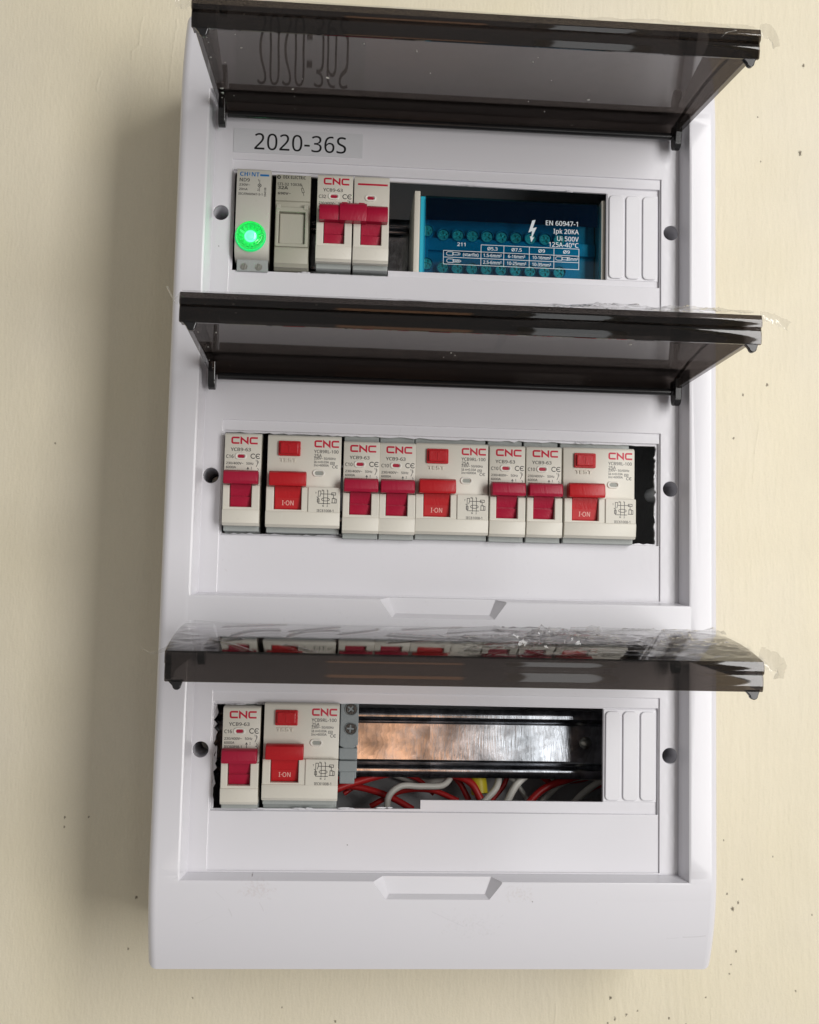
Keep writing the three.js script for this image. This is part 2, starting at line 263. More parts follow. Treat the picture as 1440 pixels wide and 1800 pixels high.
  // top-hat rail behind the opening
  const yc = RC[r], rz = -40, pr = [[17.5, -1.3], [17.3, -2.2], [13.6, -1], [13.6, -7.5], [-13.6, -7.5], [-13.6, -1], [-17.3, -2.2], [-17.5, -1.3], [-16.2, -0.5], [-14.6, 0], [-13.2, -0.1], [-12.7, -0.8], [-11.9, -3.6], [-10.4, -5.6], [-9.2, -6.4], [9.2, -6.4], [10.4, -5.6], [11.9, -3.6], [12.7, -0.8], [13.2, -0.1], [14.6, 0], [16.2, -0.5]];
  const rail = mesh('mounting_rail', side(pr.map(([a, c]) => [a + yc, c + rz]), -112, 104, 0.15, 1, 0.5), zinc, boxT);
  const sg = [new THREE.SphereGeometry(3.2, 18, 10, 0, 6.3, 0, 1.57).rotateX(Math.PI / 2).scale(1, 1, 0.7).translate(82, yc + 0.6, -46.4), new THREE.CylinderGeometry(2, 2, 26, 12).rotateX(Math.PI / 2).translate(82, yc, -60)];
  mesh('rail_screw', sg, screwMat, rail);
});

// sticker
{
  const t = canvas(64, 12.4, 16, (x) => { x.fillStyle = '#d5d6da'; x.fillRect(0, 0, 64, 12.4); for (let i = 0; i < 500; i++) { x.globalAlpha = 0.03; x.fillStyle = rnd() > .5 ? '#fff' : '#999'; x.fillRect(rnd() * 64, rnd() * 12.4, 1 + rnd() * 3, .1); } x.globalAlpha = 1; x.fillStyle = '#111114'; x.font = '11.6px sans-serif'; x.textAlign = 'center'; x.save(); x.translate(33, 10.2); x.scale(46.5 / x.measureText('2020-36S').width, 1); x.fillText('2020-36S', 0, 0); x.restore(); });
  const st = mesh('label_sticker', front(rrect(-108.1, -44.1, 161.5, 173.9, 0.5), 0.05, 0.35), phys({ map: t, roughness: 0.4 }), boxT, [-108.1, 161.5, 64, 12.4]);
  st.userData.label = 'pale sticker printed 2020-36S above the top row';
}

// ---------------------------------------------------------------- lids: smoked plastic, hinged open
const HINGE = [47.46, 5.66], LID = { L: 110.1, d: 8.1, w: 114.7, a: [-0.0943, 0.016, -0.0429], bow: [4.7, 6.6, 7.2] };
function lidTop(u, bow) { const t = clamp(u / LID.L); return LID.d + bow * 4 * t * (1 - t); }
function placeAsLid(o, r) { o.position.set(0, (ROW[r] + HINGE[0]) * S, HINGE[1] * S); o.rotation.x = -LID.a[r]; return o; }
const lidLabels = ['top smoked lid, tilted to show its underside', 'middle smoked lid raised over the full breaker row', 'bottom smoked lid seen from above'];
for (let r = 0; r < 3; r++) {
  const lid = new THREE.Group(); lid.name = 'lid'; boxT.add(lid); placeAsLid(lid, r); lid.userData.label = lidLabels[r];
  const { L, w } = LID, bow = LID.bow[r], th = 2.1, top = [], bot = [];
  for (let i = 0; i <= 40; i++) { const u = 0.6 + (L - 1.2) * i / 40; top.push([lidTop(u, bow), u]); }
  for (let i = 0; i <= 40; i++) { const u = 2.2 + (L - 4.5) * i / 40; bot.push([lidTop(u, bow) - th, u]); }
  const crown = (a, b, u, h) => Array.from({ length: 9 }, (_, i) => { const t = i / 8; return [a + (b - a) * t, u - h * (2 * t - 1) ** 2]; });
  const panel = [[0.3, 0], [LID.d - 0.8, 0], ...top, ...crown(LID.d - 0.8, 3.4, L, 0.35), ...crown(3.0, -3.2, L - 0.9, 0.45), [-3.4, L - 1.6], [-3.4, L - 2.5], ...bot.slice().reverse(), [0.3, 2.1]];
  mesh('lid_panel', side(panel, -w, w, 0.3, 1, 0.55), smoke, lid);
  for (const s of [-1, 1]) { // side walls and hinge ears
    const fl = [[0.8, 2.2]]; for (let i = 0; i <= 16; i++) { const u = 2.2 + (L - 4.6) * i / 16; fl.push([lidTop(u, bow) - th - 0.06, u]); } fl.push([-2.6, L - 2.4], [-2.6, L - 9], [-0.4, L - 14], [0.8, 12]);
    mesh('side_wall', side(fl, s > 0 ? w - 2.3 : -w + 0.1, s > 0 ? w - 0.1 : -w + 2.3, 0.15, 1, 0.4), smoke, lid);
    const ear = new THREE.Shape(); ear.moveTo(-3.5, 5); ear.lineTo(5.5, 5); ear.lineTo(4, -3); ear.absarc(0.6, -3.4, 3.4, 0, -Math.PI, true); ear.closePath();
    mesh('hinge_ear', new THREE.ExtrudeGeometry(ear, { depth: 2.6, bevelEnabled: true, bevelSize: 0.4, bevelThickness: 0.4, bevelSegments: 2 }).rotateY(-Math.PI / 2).translate(s > 0 ? w - 0.2 : -w + 2.8, 0, 2), hingeMat, lid);
    const tab = new THREE.Shape(); tab.moveTo(-2.6, 0.6); tab.lineTo(2.6, 0.6); tab.lineTo(1.9, -1.3); tab.absarc(0.6, -1.3, 1.3, 0, -Math.PI, true); tab.closePath();
    mesh('closing_tab', new THREE.ExtrudeGeometry(tab, { depth: 1.6, bevelEnabled: true, bevelSize: 0.3, bevelThickness: 0.3, bevelSegments: 2 }).translate(s * (w - 4), -3.6, L - 3.6), hingeMat, lid);
  }
  if (r < 2) { // crumbs of plaster clinging to the underside and the side wall
    const bits = [], n = r ? 16 : 34;
    for (let k = 0; k < n; k++) {
      const onWall = k % 4 === 0, u = 6 + rnd() * 98, x = onWall ? -w + 2.4 : -w + 6 + Math.pow(rnd(), 1.6) * 200, v = onWall ? 1.5 + rnd() * 6 : lidTop(u, bow) - th - 0.08, q = 0.16 + rnd() * rnd() * 0.75;
      const g = new THREE.IcosahedronGeometry(q, 0), p = g.attributes.position; g.scale(0.6 + rnd(), 0.5, 0.6 + rnd() * 1.2).rotateY(rnd() * 3); bits.push(g.translate(x, v, onWall ? 4 + rnd() * rnd() * 80 : u));
    }
    mesh('plaster_crumbs', bits, std({ color: lin(0.8, 0.79, 0.76), roughness: 0.9 }), lid).userData.kind = 'stuff';
  }
  mesh('hinge_rod', new THREE.CylinderGeometry(1.7, 1.7, 2 * w - 8, 18).rotateZ(Math.PI / 2).translate(0, -0.2, 1.8), hingeMat, lid);
}

// ---------------------------------------------------------------- prints for the devices
const sans = (x, s, t, X, Y, o = {}) => { x.font = (o.bold ? 'bold ' : '') + s + 'px sans-serif'; x.textAlign = o.align ?? 'left'; x.fillStyle = o.c ?? '#161517'; x.save(); x.translate(X, Y); if (o.turn) x.rotate(o.turn); if (o.w) { const m = x.measureText(t).width; x.scale(o.w / m, 1); } x.fillText(t, 0, 0); if (!o.bold && s < 4) { x.strokeStyle = x.fillStyle; x.lineWidth = 0.05; x.strokeText(t, 0, 0); } x.restore(); };
const line = (x, w, c, ...pts) => { x.strokeStyle = c; x.lineWidth = w; x.lineCap = 'butt'; x.lineJoin = 'round'; x.beginPath(); pts.forEach((p, i) => i ? x.lineTo(...p) : x.moveTo(...p)); x.stroke(); };
function cnc(x, X, Y, W, H, c = '#c5203c') {              // the maker's mark in its wide squared letters
  const g = W * 0.035, lw = (W - 2 * g) / 3, t = H * 0.24, q = t / 2, r = H * 0.22;
  x.strokeStyle = c; x.lineWidth = t; x.lineJoin = 'round'; x.lineCap = 'butt';
  for (const k of [0, 2]) { const a = X + k * (lw + g) + q, b = X + k * (lw + g) + lw; x.beginPath(); x.moveTo(b, Y + q); x.lineTo(a + r, Y + q); x.quadraticCurveTo(a, Y + q, a, Y + q + r); x.lineTo(a, Y + H - q - r); x.quadraticCurveTo(a, Y + H - q, a + r, Y + H - q); x.lineTo(b, Y + H - q); x.stroke(); }
  x.lineJoin = 'miter'; const a = X + lw + g + q, b = X + 2 * lw + g - q; x.beginPath(); x.moveTo(a, Y + H); x.lineTo(a, Y + q * 1.3); x.lineTo(b, Y + H - q * 1.3); x.lineTo(b, Y); x.stroke();
}
function ce(x, X, Y, h) { x.strokeStyle = '#161517'; x.lineWidth = h * 0.15; const r = h / 2; x.beginPath(); x.arc(X + r, Y + r, r * 0.86, 0.75, 5.53); x.stroke(); x.beginPath(); x.arc(X + r * 2.9, Y + r, r * 0.86, 0.75, 5.53); x.moveTo(X + r * 2.1, Y + r); x.lineTo(X + r * 3.2, Y + r); x.stroke(); }
function paper(x, w, h) { x.fillStyle = creamC; x.fillRect(0, 0, w, h); for (let i = 0; i < 60; i++) { x.globalAlpha = 0.05 * rnd(); x.fillStyle = rnd() > 0.4 ? '#8d8672' : '#ffffff'; x.beginPath(); x.ellipse(rnd() * w, rnd() * h, .1 + rnd() * 1.6, .1 + rnd() * .5, rnd() * 3, 0, 7); x.fill(); } x.globalAlpha = 1; }
const K = '#161517';
function mcbPrint(rating, logo = true) {
  return canvas(17.7, 44.8, 22, (x) => {
    paper(x, 17.7, 44.8);
    if (!logo) { line(x, 0.95, '#c5203c', [1.9, 4.4], [16.6, 4.4]); sans(x, 1.3, '1 6 1 6', 7.0, 16.4); line(x, .22, K, [7.6, 17], [7.2, 19], [8.4, 18.2]); line(x, .22, K, [9.4, 17], [9, 19], [10.2, 18.4]); return; }
    cnc(x, 3.1, 1.9, 12.6, 3.5);
    sans(x, 2.15, 'YCB9-63', 3.0, 8.8, { w: 9.7 }); sans(x, 2.2, rating, 0.8, 12.3, { w: 3.7 }); ce(x, 12.5, 9.9, 2.5);
    sans(x, 1.6, '230/400V~', 0.9, 15.8, { w: 8.3 }); sans(x, 1.6, '50Hz', 10.5, 15.8, { w: 3.6 }); sans(x, 1.6, '6000A', 0.9, 17.7, { w: 4.8 }); sans(x, 1.6, 'IEC60898-1', 0.9, 19.6, { w: 8.6 });
    line(x, .25, K, [11.4, 20.5], [11.4, 16.8]); line(x, .25, K, [10.9, 17.5], [11.4, 16.6], [11.9, 17.5]); sans(x, 1.5, 'I', 12.8, 17.9); sans(x, 1.4, 'O', 12.5, 20.4);
    line(x, .25, K, [15.9, 13], [15.9, 15], [15.3, 16.3]); sans(x, 1.3, '1', 14.9, 14); line(x, .22, K, [16.3, 13.4], [16.3, 14.6]); x.beginPath(); x.arc(15.7, 17.6, .7, -1.2, 2); x.stroke(); x.beginPath(); x.arc(15.9, 19.1, .7, -1.4, 2.2); x.stroke();
  });
}
const rccbPrint = canvas(35.6, 44.8, 22, (x) => {
  paper(x, 35.6, 44.8);
  cnc(x, 22.4, 2.2, 11.9, 3.5); sans(x, 2.05, 'YCB9RL-100', 22.4, 8.3, { w: 11.8 }); sans(x, 2.1, '25A', 22.4, 10.4, { w: 3.7 }); sans(x, 1.5, '230V~ 50/60Hz', 22.4, 12.0, { w: 10.5 }); sans(x, 1.5, 'I\u0394 n=0.03A', 22.4, 13.7, { w: 7.2 }); sans(x, 1.5, 'Inc=6000A', 22.4, 15.3, { w: 7.2 });
  line(x, .2, K, [30.4, 12.7], [32.3, 12.7], [32.3, 13.8], [30.4, 13.8], [30.4, 12.7]); line(x, .2, K, [30.7, 13.4], [31.2, 13], [31.6, 13.5], [32, 13.1]); ce(x, 31.3, 14.2, 1.5);
  // wiring diagram
  const L = (...p) => line(x, .26, K, ...p); const oy = -0.2;
  L([25, 33.2], [25, 27.2], [26.2, 27.2], [26.2, 28.6]); L([26.2, 28.6], [25.7, 30]); L([27.6, 26.8], [27.6, 33.6]); L([29.5, 26.8], [29.5, 33.6]); L([26.2, 28.6], [32.4, 28.6]); L([24.3, 30], [25, 30.6], [25, 32.2]); x.strokeRect(24.6, 31, .9, 1.6); L([25, 33.2], [30.8, 33.2]); x.strokeRect(31.4, 27.9, 1.9, 1.1); L([32.3, 29], [32.3, 31]); x.strokeRect(31.7, 30.6, 1.3, 2.2); L([31.2, 32.8], [33.7, 32.8], [33.7, 30.9], [33, 30.9]); x.beginPath(); x.ellipse(28.5, 31.2, 1.9, .75, 0, 0, 7); x.stroke();
  sans(x, 1.15, 'N', 26.6, 27.4); sans(x, 1.15, '1', 28.9, 27.4); sans(x, 1.15, 'N', 27, 34.8); sans(x, 1.15, '2', 29.1, 34.8); sans(x, 1.1, 'T', 23.6, 28.6);
  sans(x, 1.75, 'IEC61008-1', 24.4, 36.9, { w: 8.3 });
});
const bodyMat = (map) => phys({ map, roughness: 0.42 });
const mC16 = bodyMat(mcbPrint('C16')), mC10 = bodyMat(mcbPrint('C10')), mC32 = bodyMat(mcbPrint('C32')), mBlankPole = bodyMat(mcbPrint('', false)), mRccb = bodyMat(rccbPrint);

// ---------------------------------------------------------------- devices (local: x from the left edge, y from the middle of the 45 mm face, z from the recess floor)
const TOP = 22.4;
function windowRing(parent, cx, cy, w, h, inner) {
  const s = stadium(cx, cy, w, h); s.holes.push(stadium(cx, cy, w - 1.7, h - 1.5));
  const ring = mesh('window_ring', front(s, 4.7, 5.65, 0.3), ringMat, parent);
  mesh('indicator_flag', front(stadium(cx, cy, w - 2.2, h - 1.7), 4.4, 5.1, 0.15), inner, ring);
}
function noseShape(w, slots, yTop = -3.2, yBot = -15.2) { // the part that stands proud round the switch slots, as a front outline
  const pts = [[0.15, yBot], [0.15, yTop]];
  for (const [a, b, d] of slots) pts.push([a, yTop], [a, d], [b, d], [b, yTop]);
  pts.push([w - 0.15, yTop], [w - 0.15, yBot]);
  return outline(pts.reverse());
}
function bodyGeo(w, slots) {
  return [
    side([[TOP, -6], [TOP, 3.6], [TOP - 0.5, 4.6], [TOP - 1.4, 5], [-3.4, 5], [-3.4, -6]], 0.1, w - 0.1, 0.3, 2, 0.7),
    front(noseShape(w, slots), -6, 8.2, 0.4, 3),
    side([[-14.4, -6], [-14.4, 7.4], [-15.0, 8.6], [-16, 8.75], [-21.2, 8.0], [-TOP, 6.8], [-TOP, -6]], 0.1, w - 0.1, 0.3, 2, 0.5),
  ];
}
function baseGeo(w) { return [box(0.3, w - 0.3, -41, 41, -39.6, -7, 0.6), box(0.3, w - 0.3, -29, 27, -7.2, -4.6, 0.5), box(0.4, w - 0.4, -24.9, -21, -5, 3.2, 0.4)]; }
const stemProfile = (d) => { const l = []; for (let i = 0; i <= 14; i++) { const t = i / 14; l.push([1 - (1 - d) * t, 8.6 - 3.0 * Math.pow(t, 1.3)]); } return [...l, [d, -2], [1, -2]]; };
function toggle(parent, x0, x1, s0, s1, mat, y1 = 3.6, y0 = -2.9, groove = true, name = 'toggle') {
  const h = y1 - y0, bar = side([[y1 - 0.9, 6.2], [y1, 7.4], [y1, 11.2], [y1 - 1.0, 12.6], [y0 + 1.4, 13.4], [y0, 12.6], [y0, 7.6], [y0 + 0.6, 6.2]], x0, x1, 0.55, 3, 0.75);
  const d = -13.4, parts = groove ? [side(stemProfile(-8.1).map(([a, b]) => [a, b]), s0, s1, 0.12, 1, 0.6), side([[-8.7, 6.2], [-8.7, -2], [d, -2], [d, 4.6]], s0, s1, 0.2, 2, 0.6)] : [side([[1, 8.4], [-13.8, 4.9], [-13.8, -2], [1, -2]], s0, s1, 0.12, 1, 0.6)];
  return mesh(name, [bar, ...parts, ...(groove ? [box(s0 + .1, s1 - .1, -8.8, -8.0, -1, 5.2, 0)] : [])], mat, parent);
}
function makeMCB(name, label, group, mat) {
  const t = thing(name, label, 'circuit breaker', 0, 0, 0, group), w = 17.7;
  mesh('terminal_base', baseGeo(w), base, t);
  mesh('housing', bodyGeo(w, [[3.3, 13.8, -13.6]]), mat, t, [0, -TOP, 17.7, 44.8]);
  mesh('slot_floor', box(3.2, 13.9, -14, 1, -4, 0.2, 0), cream, t);
  toggle(t, 0.5, 16.9, 3.6, 13.5, crimson);
  windowRing(t, 8.0, TOP - 11.3, 5.6, 3.3, crimson);
  return t;
}
const goldText = '#e8b9ae';
function makeRCCB(name, label, group) {
  const t = thing(name, label, 'circuit breaker', 0, 0, 0, group), w = 35.6;
  mesh('terminal_base', baseGeo(w), base, t);
  mesh('housing', [...bodyGeo(w, [[3.9, 17.0, -14.0]]), front(rrect(20.2, 35.2, TOP - 37.6, TOP - 25.4, 0.4), 7.9, 8.9, 0.3)], mRccb, t, [0, -TOP, 35.6, 44.8]);
  mesh('slot_floor', box(3.8, 17.1, -14.4, 1, -4, 0.2, 0), cream, t);
  const tg = toggle(t, 1.5, 19.2, 4.2, 16.7, scarlet, 4.0, -3.0, false);
  // raised ON lettering
  const on = canvas(12.5, 5.4, 22, (x) => { x.fillStyle = '#bc1c22'; x.fillRect(0, 0, 12.5, 5.4); sans(x, 3.4, 'I\u00b7ON', 3.2, 3.9, { w: 6.4, c: goldText }); });
  mesh('on_mark', front(rrect(4.7, 16.2, -2.6, 2.4, 0.3), 0, 0.16, 0), phys({ map: on, roughness: 0.4 }), tg, [4.7, -2.6, 11.5, 5]).position.set(0, -10.7 * S, 5.66 * S); tg.children[0].rotation.x = 0.2325;
  const b = mesh('test_button', [front(rrect(5.3, 15.9, TOP - 10.3, TOP - 3.1, 0.6), 4.2, 6.4, 0.35, 2), front(rrect(6.2, 14.9, TOP - 9.5, TOP - 3.9, 0.7), 6.3, 7.6, 0.45, 2)], scarlet, t);
  mesh('embossed_letter', [box(9.2, 12.0, TOP - 5.3, TOP - 4.7, 7.5, 7.8, 0.1), box(10.3, 10.9, TOP - 8.6, TOP - 5.2, 7.5, 7.8, 0.1)], scarlet, b);
  // TEST in relief
  const em = [], em1 = (x, y, w2, h2) => em.push(box(x, x + w2, TOP - y - h2, TOP - y, 4.9, 5.6, 0.12, 1)); const e = 0.34;
  for (const k of [0, 3]) { const x = 6.2 + k * 2.05; em1(x, 11.4, 1.6, e); em1(x + 0.63, 11.7, e, 1.5); }
  { const x = 6.2 + 2.05; em1(x, 11.4, e, 1.8); for (const y of [11.4, 12.13, 12.86]) em1(x + .3, y, 1.2, e); }
  { const x = 6.2 + 4.1; for (const y of [11.4, 12.13, 12.86]) em1(x, y, 1.5, e); em1(x, 11.7, e, .5); em1(x + 1.2, 12.4, e, .5); }
  mesh('embossed_lettering', em, cream, t);
  windowRing(t, 24.9, TOP - 18.2, 6.0, 3.5, greyWin);
  return t;
}
function put(o, x, y) { o.position.set(x * S, y * S, (rnd() - 0.5) * 0.6 * S); o.rotation.z = (rnd() - 0.5) * 0.006; return o; }
function copyOf(o, name, label, mat) {
  const c = o.clone(); c.name = numbered(name); scene.add(c); c.userData = { ...o.userData, label };
  if (mat) c.traverse((k) => { if (k.name === 'housing') k.material = mat; });
  return c;
}
const GM = 'single-pole breakers clipped to the rails', GR = 'wide residual-current breakers with test buttons';
const m0 = put(makeMCB('circuit_breaker', 'single-pole breaker marked C16, far left of the middle row', GM, mC16), -106.5, -2.0);
put(copyOf(m0, 'circuit_breaker', 'breaker marked C10 directly right of the middle row\'s first wide breaker', mC10), -49.4, -4.2);
put(copyOf(m0, 'circuit_breaker', 'breaker marked C10 directly left of the middle row\'s central wide breaker', mC10), -31.9, -4.2);
put(copyOf(m0, 'circuit_breaker', 'breaker marked C10 directly right of the middle row\'s central wide breaker', mC10), 21.6, -3.9);
put(copyOf(m0, 'circuit_breaker', 'breaker marked C10 directly left of the middle row\'s last wide breaker', mC10), 39.7, -3.8);
put(copyOf(m0, 'circuit_breaker', 'single-pole breaker marked C16, far left of the bottom row', mC16), -102.6, -132.3);
const r0 = put(makeRCCB('residual_current_breaker', 'wide breaker with red test button, first from left in the middle row', GR), -86.0, -2.2);
put(copyOf(r0, 'residual_current_breaker', 'wide breaker with red test button in the centre of the middle row'), -14.4, -3.7);
put(copyOf(r0, 'residual_current_breaker', 'wide breaker with red test button at right end of the middle row'), 58.0, -3.6);
put(copyOf(r0, 'residual_current_breaker', 'wide breaker with red test button in the bottom row'), -83.4, -130.2);

{ // two-pole main breaker
  const t = thing('main_switch_breaker', 'two-pole breaker marked C32 with one joined red handle, top row', 'circuit breaker', -66.0, 128.3, 0), w = 17.9;
  for (const k of [0, 1]) {
    const x = k * 18.1, pole = mesh('pole_housing', bodyGeo(17.7, [[3.7, 13.9, -13.6]]), k ? mBlankPole : mC32, t, [0, -TOP, 17.7, 44.8]); pole.position.x = x * S;
    const bm = mesh('terminal_base', baseGeo(w), base, t); bm.position.x = x * S;
    mesh('slot_floor', box(3.4 + x, 14.1 + x, -14, 1, -4, 0.2, 0), cream, t);
    mesh('toggle_stem', [side(stemProfile(-8.1), 4 + x, 13.6 + x, 0.12, 1, 0.6), side([[-8.7, 6.2], [-8.7, -2], [-13.6, -2], [-13.6, 4.6]], 4 + x, 13.6 + x, 0.2, 2), box(4.1 + x, 13.5 + x, -8.8, -8, -1, 5.2, 0)], crimson, t);
    const s = new THREE.Group(); s.name = 'flag_window'; t.add(s); s.position.x = x * S; windowRing(s, 8.3, TOP - 11.3, 5.6, 3.3, crimson);
  }
  const bar = (a, b, y1, y0, z) => side([[y1 - 0.9, 6.2], [y1, 7.4], [y1, z - 2.6], [y1 - 1.4, z - 0.9], [y0 + 2, z], [y0, z - 0.9], [y0, 7.8], [y0 + 0.6, 6.2]], a, b, 0.5, 3, 0.75);
  mesh('joined_toggle', [bar(1.4, 11.4, 5.2, -3.1, 13.0), bar(11.2, 24.6, 5.9, -3.4, 13.9), bar(24.4, 34.9, 5.2, -3.1, 13.0)], crimson, t);
  mesh('toggle_rib', [box(12.3, 15.2, 5.2, 6.2, 8, 11.6, .3), box(20.6, 23.5, 5.2, 6.2, 8, 11.6, .3)], crimson, t);
}
{ // pilot lamp
  const t = thing('indicator_lamp', 'narrow grey module with a glowing green pilot light, top row', 'indicator light', -105.4, 127.6, 0), w = 16.7, H = 48.6;
  const pr = canvas(w, H, 22, (x) => {
    x.fillStyle = '#c6c4ba'; x.fillRect(0, 0, w, H); const B = '#1d6fb4';
    sans(x, 2.9, 'CH', 1.3, 3.9, { bold: 1, c: B, w: 4.4 }); sans(x, 2.3, 'i', 5.8, 3.9, { bold: 1, c: B, w: .8 }); sans(x, 2.9, 'NT', 6.9, 3.9, { bold: 1, c: B, w: 4.1 }); x.fillStyle = B; x.fillRect(11.3, 3.0, 4.4, .95);
    sans(x, 2.3, 'ND9', 1.2, 7.1, { w: 5.2 }); sans(x, 1.45, '230V~', 1.2, 9.5, { w: 5.4 }); sans(x, 1.45, '20mA', 1.2, 11.7, { w: 4.2 }); sans(x, 1.5, 'IEC/EN60947-5-1', 1.0, 14.1, { w: 12 });
    line(x, .2, K, [11.2, 5.8], [11.2, 7.8]); x.beginPath(); x.arc(11.2, 8.7, .8, 0, 7); x.stroke(); line(x, .2, K, [10.7, 8.2], [11.7, 9.2]); line(x, .2, K, [11.7, 8.2], [10.7, 9.2]); line(x, .2, K, [11.2, 9.5], [11.2, 11.7]); sans(x, 1.4, '1', 10.2, 6.9); sans(x, 1.4, '2', 10.1, 11.6);
    sans(x, 1.35, 'S94108', 14.7, 14.2, { turn: -Math.PI / 2, w: 4.6 });
    for (let i = 0; i < 50; i++) { x.globalAlpha = .05 * rnd(); x.fillStyle = '#7b7563'; x.beginPath(); x.ellipse(rnd() * w, rnd() * H, .2 + rnd(), .1 + rnd() * .4, rnd() * 3, 0, 7); x.fill(); } x.globalAlpha = 1;
  });
  const h = H / 2, m = phys({ map: pr, roughness: 0.42 });
  const prof = [[h, -8], [h, 3], [h - .5, 4.4], [h - 1.5, 5], [-15, 5], [-17.8, 4.4], [-19.8, 2.6], [-20.8, -1], [-21, -8]];
  mesh('housing', side(prof, 0, w, 0.35, 2, 0.7), m, t, [0, -h, w, H]);
  mesh('terminal_base', [box(0.4, w - .4, -40, 40, -39.6, -8, .5), box(1, w - .5, -26.2, -20, -8.2, 0.4, .4)], base, t);
  for (const a of [4.6, 11.8]) mesh('terminal_screw', disc(a, -24, -1, 0.7, 1.7), screwMat, t);
  const cx = 7.7, cy = -10.3, lathe = (pts) => new THREE.LatheGeometry(pts.map(([a, b]) => new THREE.Vector2(a, b)), 40).rotateX(Math.PI / 2).translate(cx, cy, 0);
  const glass = phys({ color: lin(0.35, 1.0, 0.55), transmission: 0.96, thickness: 0, roughness: 0.05, ior: 1.5, emissive: lin(0.0, 0.42, 0.10), emissiveIntensity: 0.03 });
  mesh('lamp_bezel', toCreasedNormals(lathe([[7.55, 4.6], [7.55, 5.6], [7.2, 6.0], [6.7, 6.0], [6.5, 5.4]]), .6), phys({ color: lin(0.03, 0.5, 0.16), roughness: 0.25, emissive: lin(0, 0.55, 0.13), emissiveIntensity: 0.75 }), t);
  const lens = mesh('lamp_lens', lathe([[6.95, 5.4], [6.95, 7.4], [6.6, 8.6], [6.0, 9.2], [5.2, 9.3], [4.9, 9.0], [4.0, 9.9], [2.6, 10.6], [1.2, 10.9], [0.01, 11]]), glass, t);
  const cup = phys({ color: lin(0.03, 0.5, 0.18), roughness: 0.12, emissive: lin(0.0, 0.42, 0.12), emissiveIntensity: 0.22 }), petals = [];
  for (let k = 0; k < 14; k++) petals.push(new THREE.BoxGeometry(2.6, 1.15, 0.5).rotateY(-0.45 - 0.12 * (k % 2)).translate(4.5, 0, 6.3).rotateZ(k * Math.PI / 7).translate(cx, cy, 0));
  mesh('lamp_reflector', [toCreasedNormals(lathe([[0.2, 5.15], [3.0, 5.2], [3.1, 5.7], [6.7, 5.9]]), .4), ...petals], cup, lens);
  mesh('led_bulb', [new THREE.SphereGeometry(2.0, 20, 14).scale(1, 1, .7).translate(cx, cy - 0.4, 6.6), new THREE.CylinderGeometry(2.9, 3.1, .5, 24).rotateX(Math.PI / 2).translate(cx, cy, 5.6)], phys({ color: lin(.3, 1, .5), emissive: lin(0.30, 1.0, 0.60), emissiveIntensity: 1.7, roughness: .4 }), lens);
  const l = new THREE.PointLight(lin(0.1, 1.0, 0.38), 0.0003); l.position.set(cx * S, (cy - 0.4) * S, 6.6 * S); l.shadow.radius = 0.06; l.name = 'led_glow'; l.castShadow = true; t.add(l);
}
{ // fuse holder
  const t = thing('fuse_holder', 'grey fuse holder printed 32A between pilot light and two-pole breaker', 'fuse holder', -86.9, 127.4, 0), w = 17.6, H = 48.4, h = H / 2;
  const pr = canvas(w, H, 22, (x) => {
    x.fillStyle = '#b0ae9f'; x.fillRect(0, 0, w, H);
    x.fillStyle = '#1b1b1d'; x.beginPath(); x.arc(1.9, 2.9, .95, 0, 7); x.fill(); x.fillStyle = '#b0ae9f'; x.fillRect(1.6, 2.4, .3, 1); x.beginPath(); x.arc(2.0, 2.9, .45, -1.6, 1.6); x.fill();
    sans(x, 2.3, 'DEX ELECTRiC', 3.9, 3.7, { bold: 1, c: '#1b1b1d', w: 11.2 }); sans(x, 1.8, 'STI-32 10X38', 1.2, 6.7, { w: 12, c: '#1b1b1d' }); sans(x, 2.2, '32A', 1.5, 9.1, { w: 5, bold: 1 }); sans(x, 1.8, '690V~', 1.5, 11.5, { w: 6.6, bold: 1 });
    line(x, .22, K, [13.3, 6.4], [13.5, 8.2]); x.save(); x.translate(13.8, 9.3); x.rotate(-.3); x.strokeRect(-.5, -1.1, 1, 2.2); x.restore(); line(x, .22, K, [14.1, 10.4], [14.4, 12]);
    for (let i = 0; i < 50; i++) { x.globalAlpha = .06 * rnd(); x.fillStyle = '#6b6555'; x.beginPath(); x.ellipse(rnd() * w, rnd() * H, .2 + rnd(), .1 + rnd() * .4, rnd() * 3, 0, 7); x.fill(); } x.globalAlpha = 1;
  });
  const m = phys({ map: pr, roughness: 0.46 }), P = [0, -h, w, H];
  mesh('housing', [side([[h - 1, -8], [h - 1, 1.6], [h - 1.6, 3], [9.4, 3.6], [9.0, 2.8], [6.6, 2.2], [5.6, 1.2], [-15, 1.2], [-22.5, 1.0], [-h, -2], [-h, -8]], 0.6, w, 0.3, 2, 0.6)], m, t, P);
  const fr = rrect(1.0, 17.0, -14.0, 6.0, .6); fr.holes.push(rrect(2.6, 15.4, -12.4, 3.6, .3));
  mesh('carrier_frame', front(fr, 0.8, 4.4, 0.4), phys({ color: '#b0ae9f', roughness: .45 }), t);
  mesh('carrier_handle', [front(rrect(2.9, 15.1, -12.1, 3.2, .8), 0.6, 2.6, 0.5), box(1.2, 3.4, 4.6, 7.2, 1, 4.9, .4), box(14.6, 16.8, 4.6, 7.2, 1, 4.9, .4)], phys({ color: '#b3b1a3', roughness: .45 }), t);
  mesh('carrier_lip', side([[-14.2, 0], [-14.2, 3.9], [-15, 4.4], [-22, 3.2], [-23.6, 1.6], [-23.6, 0]], 0.9, w - .2, .3, 2), phys({ color: '#b0ae9f', roughness: .45 }), t);
  mesh('terminal_base', box(0.4, w - .4, -40, 40, -39.6, -7.8, .5), base, t);
}

